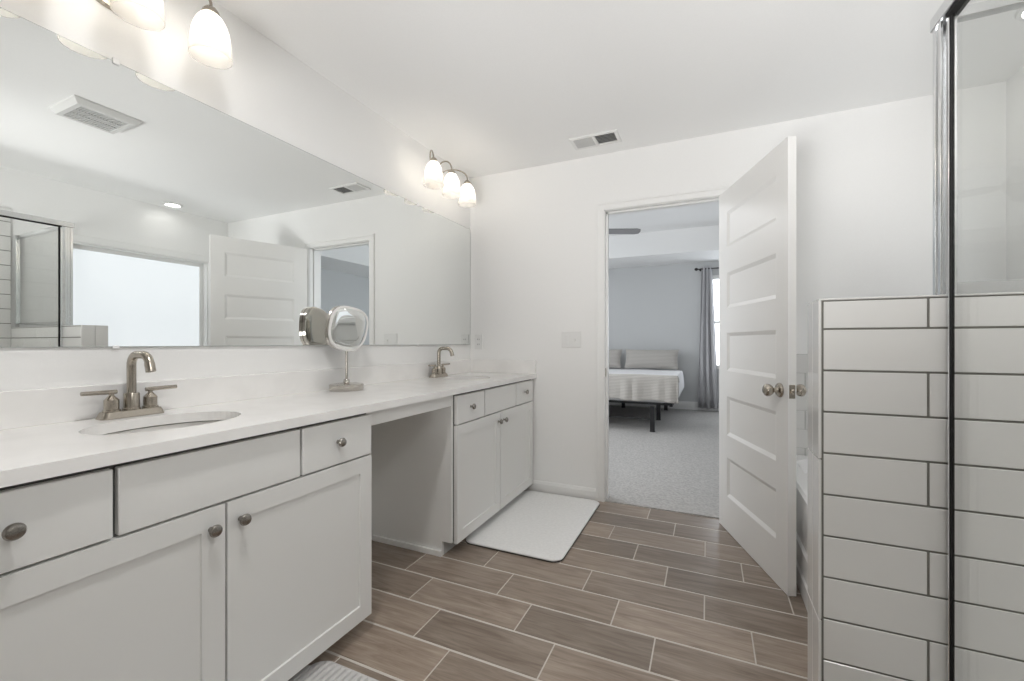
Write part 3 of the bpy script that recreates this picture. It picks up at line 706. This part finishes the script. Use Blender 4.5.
t = thing('recessed_light', 'round recessed ceiling light over the bathtub, seen lit in the wall mirror', 'ceiling light', (2.945, 2.395, H))
b = MB(); b.lathe([(0.080, -0.0005), (0.080, -0.008), (0.075, -0.014), (0.062, -0.014), (0.057, -0.003)], n=36, cap0=True, cap1=False); link('trim_ring', b, M['plastic'], t, True)
b = MB(); b.lathe([(0.058, -0.0025), (0.058, -0.0040), (0.02, -0.0048)], n=36); link('lens', b, M['downlens'], t, True)

# ------------------------------------------------------------------ switch and outlet on the far wall
def plate(name, label, cat, xc, zc, wd):
    t = thing(name, label, cat, (xc, YF, zc))
    b = MB(); b.box(-wd / 2, wd / 2, -0.007, -0.0005, -0.058, 0.058, bev=0.003, seg=2); link('cover_plate', b, M['plastic'], t); return t
t = plate('light_switch', 'white double light switch plate on the wall left of the doorway', 'light switch', 0.842, 1.139, 0.146)
b = MB(); b.box(-0.054, -0.022, -0.0095, -0.006, -0.033, 0.033, bev=0.0015); b.box(-0.0545, -0.0215, -0.0078, -0.006, -0.0335, 0.0335); link('rocker', b, M['plastic'], t)
b = MB(); b.box(-0.006, 0.006, -0.0085, -0.006, -0.014, 0.014, bev=0.001); b.prism([(-0.006, -0.012), (-0.019, -0.016), (-0.020, -0.010), (-0.006, 0.010)], 'X', -0.0045, 0.0045); b.xform(Matrix.Translation((0.032, 0, 0))); link('toggle', b, M['plastic'], t)
t = plate('wall_outlet', 'white electrical outlet on the far wall beside the mirror corner', 'outlet', 0.079, 1.122, 0.072)
for zz_ in (-0.020, 0.020):
    b = MB(); b.box(-0.017, 0.017, -0.0088, -0.006, zz_ - 0.014, zz_ + 0.014, bev=0.002)
    b.mi = 1; b.box(-0.008, -0.005, -0.0092, -0.008, zz_ - 0.005, zz_ + 0.006); b.box(0.005, 0.008, -0.0092, -0.008, zz_ - 0.005, zz_ + 0.006); link('socket', b, [M['plastic'], M['slotdark']], t)

# ------------------------------------------------------------------ bath mats
t = thing('bath_mat', 'plain white rounded bath mat in front of the far vanity cabinet', 'bath mat', (0.78, 2.53, 0))
b = MB()
pl = rrect(-0.285, 0.287, -0.455, 0.455, 0.055, 8)
pl = [(x, y - 0.012 * (1 - (x / 0.29) ** 2) if y < -0.4 else y) for x, y in pl]
def sh(p, k, z): return [(x * k, y * k, z) for x, y in p]
b.mi = 1; b.loft([sh(pl, 1.0, 0.0012), sh(pl, 1.004, 0.003), sh(pl, 1.004, 0.007)], True, True); link('backing', b, [M['matedge'], M['matedge']], t)
b = MB(); b.loft([sh(pl, 0.998, 0.0072), sh(pl, 1.0, 0.012), sh(pl, 0.985, 0.0165), sh(pl, 0.9, 0.0175)], True, True); link('pile', b, M['mat'], t, True)
t = thing('bath_mat', 'ribbed white chenille bath mat on the floor in front of the near vanity cabinet', 'bath mat', (0.80, 0.655, 0))
b = MB(); pl2 = rrect(-0.30, 0.30, -0.45, 0.45, 0.06, 8)
b.loft([sh(pl2, 0.99, 0.001), sh(pl2, 1.0, 0.004), sh(pl2, 1.0, 0.009), sh(pl2, 0.985, 0.011)], True, True); link('backing', b, M['ribmat'], t, True)
b = MB(); n_r = 26
for k in range(n_r):
    xx = -0.288 + k * 0.576 / (n_r - 1); yl = 0.44 if abs(xx) < 0.24 else 0.44 - (0.055 - math.sqrt(max(0, 0.055 ** 2 - (abs(xx) - 0.235) ** 2)))
    b.tube([(xx, -yl, 0.010), (xx, -yl + 0.01, 0.013), (xx, yl - 0.01, 0.013), (xx, yl, 0.010)], [0.004, 0.0098, 0.0098, 0.004], 8)
link('chenille_rib', b, M['ribmat'], t, True)

# ------------------------------------------------------------------ BEDROOM shell
b = MB(); b.box(BX0, BX1, 3.03, BY, -0.05, 0.006); struct('floor_bedroom', b, M['carpet'])
CZ, CT, CE = 2.44, 2.79, 0.95     # soffit height, tray height, soffit width
b = MB()
b.box(BX0, BX1, BY - CE, BY, CZ, CT + 0.1); b.box(BX0, BX1, 3.145, 3.145 + CE, CZ, CT + 0.1); b.box(BX0, BX0 + CE, 3.145 + CE, BY - CE, CZ, CT + 0.1); b.box(BX1 - CE, BX1, 3.145 + CE, BY - CE, CZ, CT + 0.1)
b.box(BX0 + CE, BX1 - CE, 3.145 + CE, BY - CE, CT, CT + 0.1); struct('ceiling_bedroom', b, M['ceiling'])
BWX0, BWX1, BWZ0, BWZ1 = 1.82, 3.3, 0.75, 2.15
b = MB(); b.box(BX0, BWX0, BY, BY + 0.14, 0, CT); b.box(BWX1, BX1, BY, BY + 0.14, 0, CT); b.box(BWX0, BWX1, BY, BY + 0.14, 0, BWZ0); b.box(BWX0, BWX1, BY, BY + 0.14, BWZ1, CT); struct('wall_bedroom_far', b, M['bedwall'])
b = MB(); b.box(BX0 - 0.12, BX0, 3.03, BY + 0.14, 0, CT); struct('wall_bedroom_left', b, M['bedwall'])
b = MB(); b.box(BX1, BX1 + 0.12, 3.03, BY + 0.14, 0, CT); struct('wall_bedroom_right', b, M['bedwall'])
b = MB(); b.box(BX0, -0.12, 3.03, 3.145, 0, CT); b.box(W + 0.12, BX1, 3.03, 3.145, 0, CT); b.box(-0.12, W + 0.12, YF + 0.12, YF + 0.13, H, CT) if False else None; struct('wall_bedroom_near', b, M['bedwall'])
b = MB(); b.prism([(BY - a, z + 0.006) for a, z in [(0, 0), (0.014, 0), (0.014, 0.10), (0.006, 0.13), (0, 0.132)]], 'X', BX0, BX1); struct('baseboard_bedroom', b, M['trim'])
b = MB()
for (xa, xb, za, zb) in ((BWX0 - 0.06, BWX0, BWZ0 - 0.06, BWZ1 + 0.06), (BWX1, BWX1 + 0.06, BWZ0 - 0.06, BWZ1 + 0.06), (BWX0, BWX1, BWZ1, BWZ1 + 0.06), (BWX0, BWX1, BWZ0 - 0.06, BWZ0)): b.box(xa, xb, BY - 0.016, BY, za, zb, bev=0.002)
b.box(BWX0, BWX1, BY + 0.05, BY + 0.09, 1.43, 1.47)
wb = struct('window_2', b, M['trim'])
b = MB(); b.box(BWX0, BWX1, BY + 0.06, BY + 0.07, BWZ0, BWZ1); link('window_pane', b, M['bedpane'], wb)

# curtain and rod
RY, RZ = BY - 0.085, 2.315
t = thing('curtain_rod', 'dark curtain rod with round finial high on the bedroom wall', 'curtain rod', (1.60, RY, RZ))
b = MB(); b.tube([(0, 0, 0), (1.95, 0, 0)], 0.009, 12); link('rod', b, M['rod'], t, True)
b = MB(); b.lathe([(0.008, -0.055), (0.020, -0.045), (0.027, -0.028), (0.020, -0.010), (0.010, -0.004), (0.010, 0.004)], (0, 0, 0), 'X', 18); link('finial', b, M['rod'], t, True)
b = MB(); b.tube([(0.04, 0, 0), (0.04, 0.083, 0)], 0.007, 10); b.lathe([(0.025, 0.079), (0.025, 0.084)], (0.04, 0, 0), 'Y', 16); link('bracket', b, M['rod'], t, True)
def curtain():
    b = MB(); n = 120; rings = []
    zs = [2.345, 2.315, 2.2, 1.7, 1.2, 0.7, 0.3, 0.055]
    for z in zs:
        k = (2.345 - z) / 2.29; x0 = 1.645 - 0.055 * k; x1 = 1.80 + 0.10 * k; amp = 0.032 + 0.012 * k
        rings.append([(x0 + (x1 - x0) * i / n + 0.006 * math.sin(i * 0.31 + z), amp * math.sin(2 * math.pi * 3.2 * i / n + 0.25 * math.sin(z * 2)), z) for i in range(n + 1)])
    b.loft(rings, False, False, closed=False)
    b.xform(Matrix.Translation((0, RY, 0)))
    o = link('curtain', b, M['curtain'], None, True)
    md = o.modifiers.new('solid', 'SOLIDIFY'); md.thickness = 0.003
    tag(o, 'grey pleated curtain hanging beside the bedroom window', 'curtain')
curtain()

# ------------------------------------------------------------------ bed
BXL, BXR, BYF, BYH = -0.55, 1.36, 5.62, 7.66
t = thing('bed', 'bed with white mattress on a black metal frame seen through the doorway', 'bed', (0.43, 6.6, 0.006))
def pb(name, mb, m, smooth=False, parent=None):
    mb.xform(Matrix.Translation((-0.43, -6.6, -0.006))); return link(name, mb, m, parent or t, smooth)
b = MB(); b.box(BXL, BXR, BYF, BYH, 0.365, 0.665, bev=0.05, seg=4); pb('mattress', b, M['sheet'], True)
b = MB()
for xx in (BXL + 0.03, 0.43, BXR - 0.03): b.box(xx - 0.018, xx + 0.018, BYF + 0.02, BYH - 0.02, 0.325, 0.363)
for yy in [BYF + 0.03 + k * 0.2 for k in range(11)]: b.box(BXL + 0.02, BXR - 0.02, yy - 0.014, yy + 0.014, 0.34, 0.362)
pb('bed_frame', b, M['blackmetal'])
for (xx, yy) in ((1.115, 5.615), (0.43, 5.615), (-0.25, 5.615), (1.10, 6.5), (1.115, 7.5), (-0.25, 7.5), (0.43, 7.5)):
    b = MB(); b.box(xx - 0.027, xx + 0.027, yy - 0.022, yy + 0.022, 0.012, 0.326); b.lathe([(0.034, 0.007), (0.034, 0.014), (0.026, 0.02)], (xx, yy, 0), n=14); pb('leg', b, M['blackmetal'])
b = MB(); b.tube([(-0.25, 5.615, 0.16), (1.115, 5.615, 0.16)], 0.007, 8); pb('brace', b, M['blackmetal'])

def drape(name, x0, x1, ytop, drop_front, drop_side, m, label, cat, lift, seed, hem=None):
    rnd = random.Random(seed); b = MB(); nx, ny = 64, 26
    zt = 0.668 + lift; ex, ey = BXR + lift + 0.004, BYF - lift - 0.004; rad = 0.05
    Ls = (x1 - x0); tot_s = ex - x0 + drop_side; tot_t = ytop - ey + drop_front
    rings = []
    ph = [rnd.uniform(0, 6.28) for _ in range(6)]
    def fold(d, edge_sign):
        # distance past the edge -> (outward, down) with rounded shoulder
        if d <= 0: return 0.0, 0.0
        a = min(d / rad, math.pi / 2)
        return rad * math.sin(a) * 0.25, (rad * (1 - math.cos(a)) + max(0, d - rad * math.pi / 2))
    for j in range(ny + 1):
        row = []
        for i in range(nx + 1):
            s = x0 + tot_s * i / nx; tt = ytop - tot_t * j / ny
            ds = s - ex; dt = ey - tt
            ox, dzx = fold(ds, 1); oy, dzy = fold(dt, 1)
            wav = 0.018 * math.sin(s * 17 + ph[0]) + 0.012 * math.sin(s * 31 + ph[1])
            wy = 0.02 * math.sin(tt * 15 + ph[2])
            fx = min(1, max(0, ds) / 0.2); fy = min(1, max(0, dt) / 0.2)
            x_ = min(s, ex) + ox + fx * (abs(wy) + 0.006) ; y_ = max(tt, ey) - oy - fy * (abs(wav) + 0.006)
            z_ = zt - max(dzx, dzy) - 0.25 * min(dzx, dzy) + 0.006 * math.sin(s * 9 + ph[3]) * math.sin(tt * 7 + ph[4]) * (1 - max(fx, fy)) + 0.003
            z_ += 0.012 * math.sin(s * 13 + ph[5]) * (fy if dt > 0 else 0)
            row.append((x_, y_, z_))
        rings.append(row)
    b.loft(rings, False, False, closed=False)
    o = link(name, b, m, None, True); md = o.modifiers.new('solid', 'SOLIDIFY'); md.thickness = 0.008; md.offset = 1
    tag(o, label, cat); return o
drape('comforter', -0.5, 1.36, 7.15, 0.22, 0.28, M['sheet'], 'white comforter spread over the bed mattress', 'bedding', 0.006, 3)
drape('quilt', -0.5, 1.30, 5.70, 0.335, 0.10, M['quilt'], 'grey striped quilt draped over the foot of the bed', 'quilt', 0.032, 5)

def pillow(loc, label):
    t_ = MB(); n, m_ = 28, 18; Wp, Hp, T = 0.43, 0.175, 0.10; top = []; bot = []
    for j in range(m_ + 1):
        for sgn, L_ in ((1, top), (-1, bot)):
            row = []
            for i in range(n + 1):
                u = -1 + 2 * i / n; v_ = -1 + 2 * j / m_
                th = T * (max(0, 1 - abs(u) ** 3.5) * max(0, 1 - abs(v_) ** 3)) ** 0.6
                row.append((u * Wp * (1 - 0.05 * (1 - v_ * v_)) , sgn * th, v_ * Hp * (1 - 0.08 * (1 - u * u) * 1.0)))
            L_.append(row)
    t_.loft(top, False, False, closed=False); t_.loft(bot, False, False, closed=False)
    bmesh.ops.remove_doubles(t_.bm, verts=t_.bm.verts, dist=1e-5)
    t_.xform(Matrix.Rotation(R(-24), 4, 'X'))
    o = link('pillow', t_, M['sham'], None, True); o.location = loc
    tag(o, label, 'pillow', 'striped bed pillows'); return o
p0 = pillow((0.89, 7.46, 0.845), 'grey striped pillow on the bed nearer the curtain, fully visible')
p1 = p0.copy(); COL.objects.link(p1); p1.location = (-0.02, 7.46, 0.845); p1['label'] = 'grey striped pillow on the bed, mostly hidden by the door frame'

# ceiling fan (only a blade tip shows in the doorway)
t = thing('ceiling_fan', 'grey ceiling fan blade tip showing below the bedroom tray ceiling', 'ceiling fan', (0.41, 5.08, 2.44))
b = MB(); b.lathe([(0.06, 0.349), (0.06, 0.31), (0.014, 0.29), (0.014, 0.10), (0.05, 0.09), (0.10, 0.06), (0.11, 0.0), (0.09, -0.05), (0.05, -0.08)], n=32); link('motor', b, M['fan'], t, True)
for k in range(4):
    b = MB(); pl = [(0.09, -0.025), (0.18, -0.06), (0.60, -0.068), (0.645, -0.05), (0.655, 0.0), (0.645, 0.05), (0.60, 0.068), (0.18, 0.06), (0.09, 0.025)]
    b.prism(pl, 'Z', 0.008, 0.018); b.xform(Matrix.Rotation(R(24.4 + 90 * k), 4, 'Z') @ Matrix.Rotation(R(-12), 4, 'X')); link('blade', b, M['fan'], t)
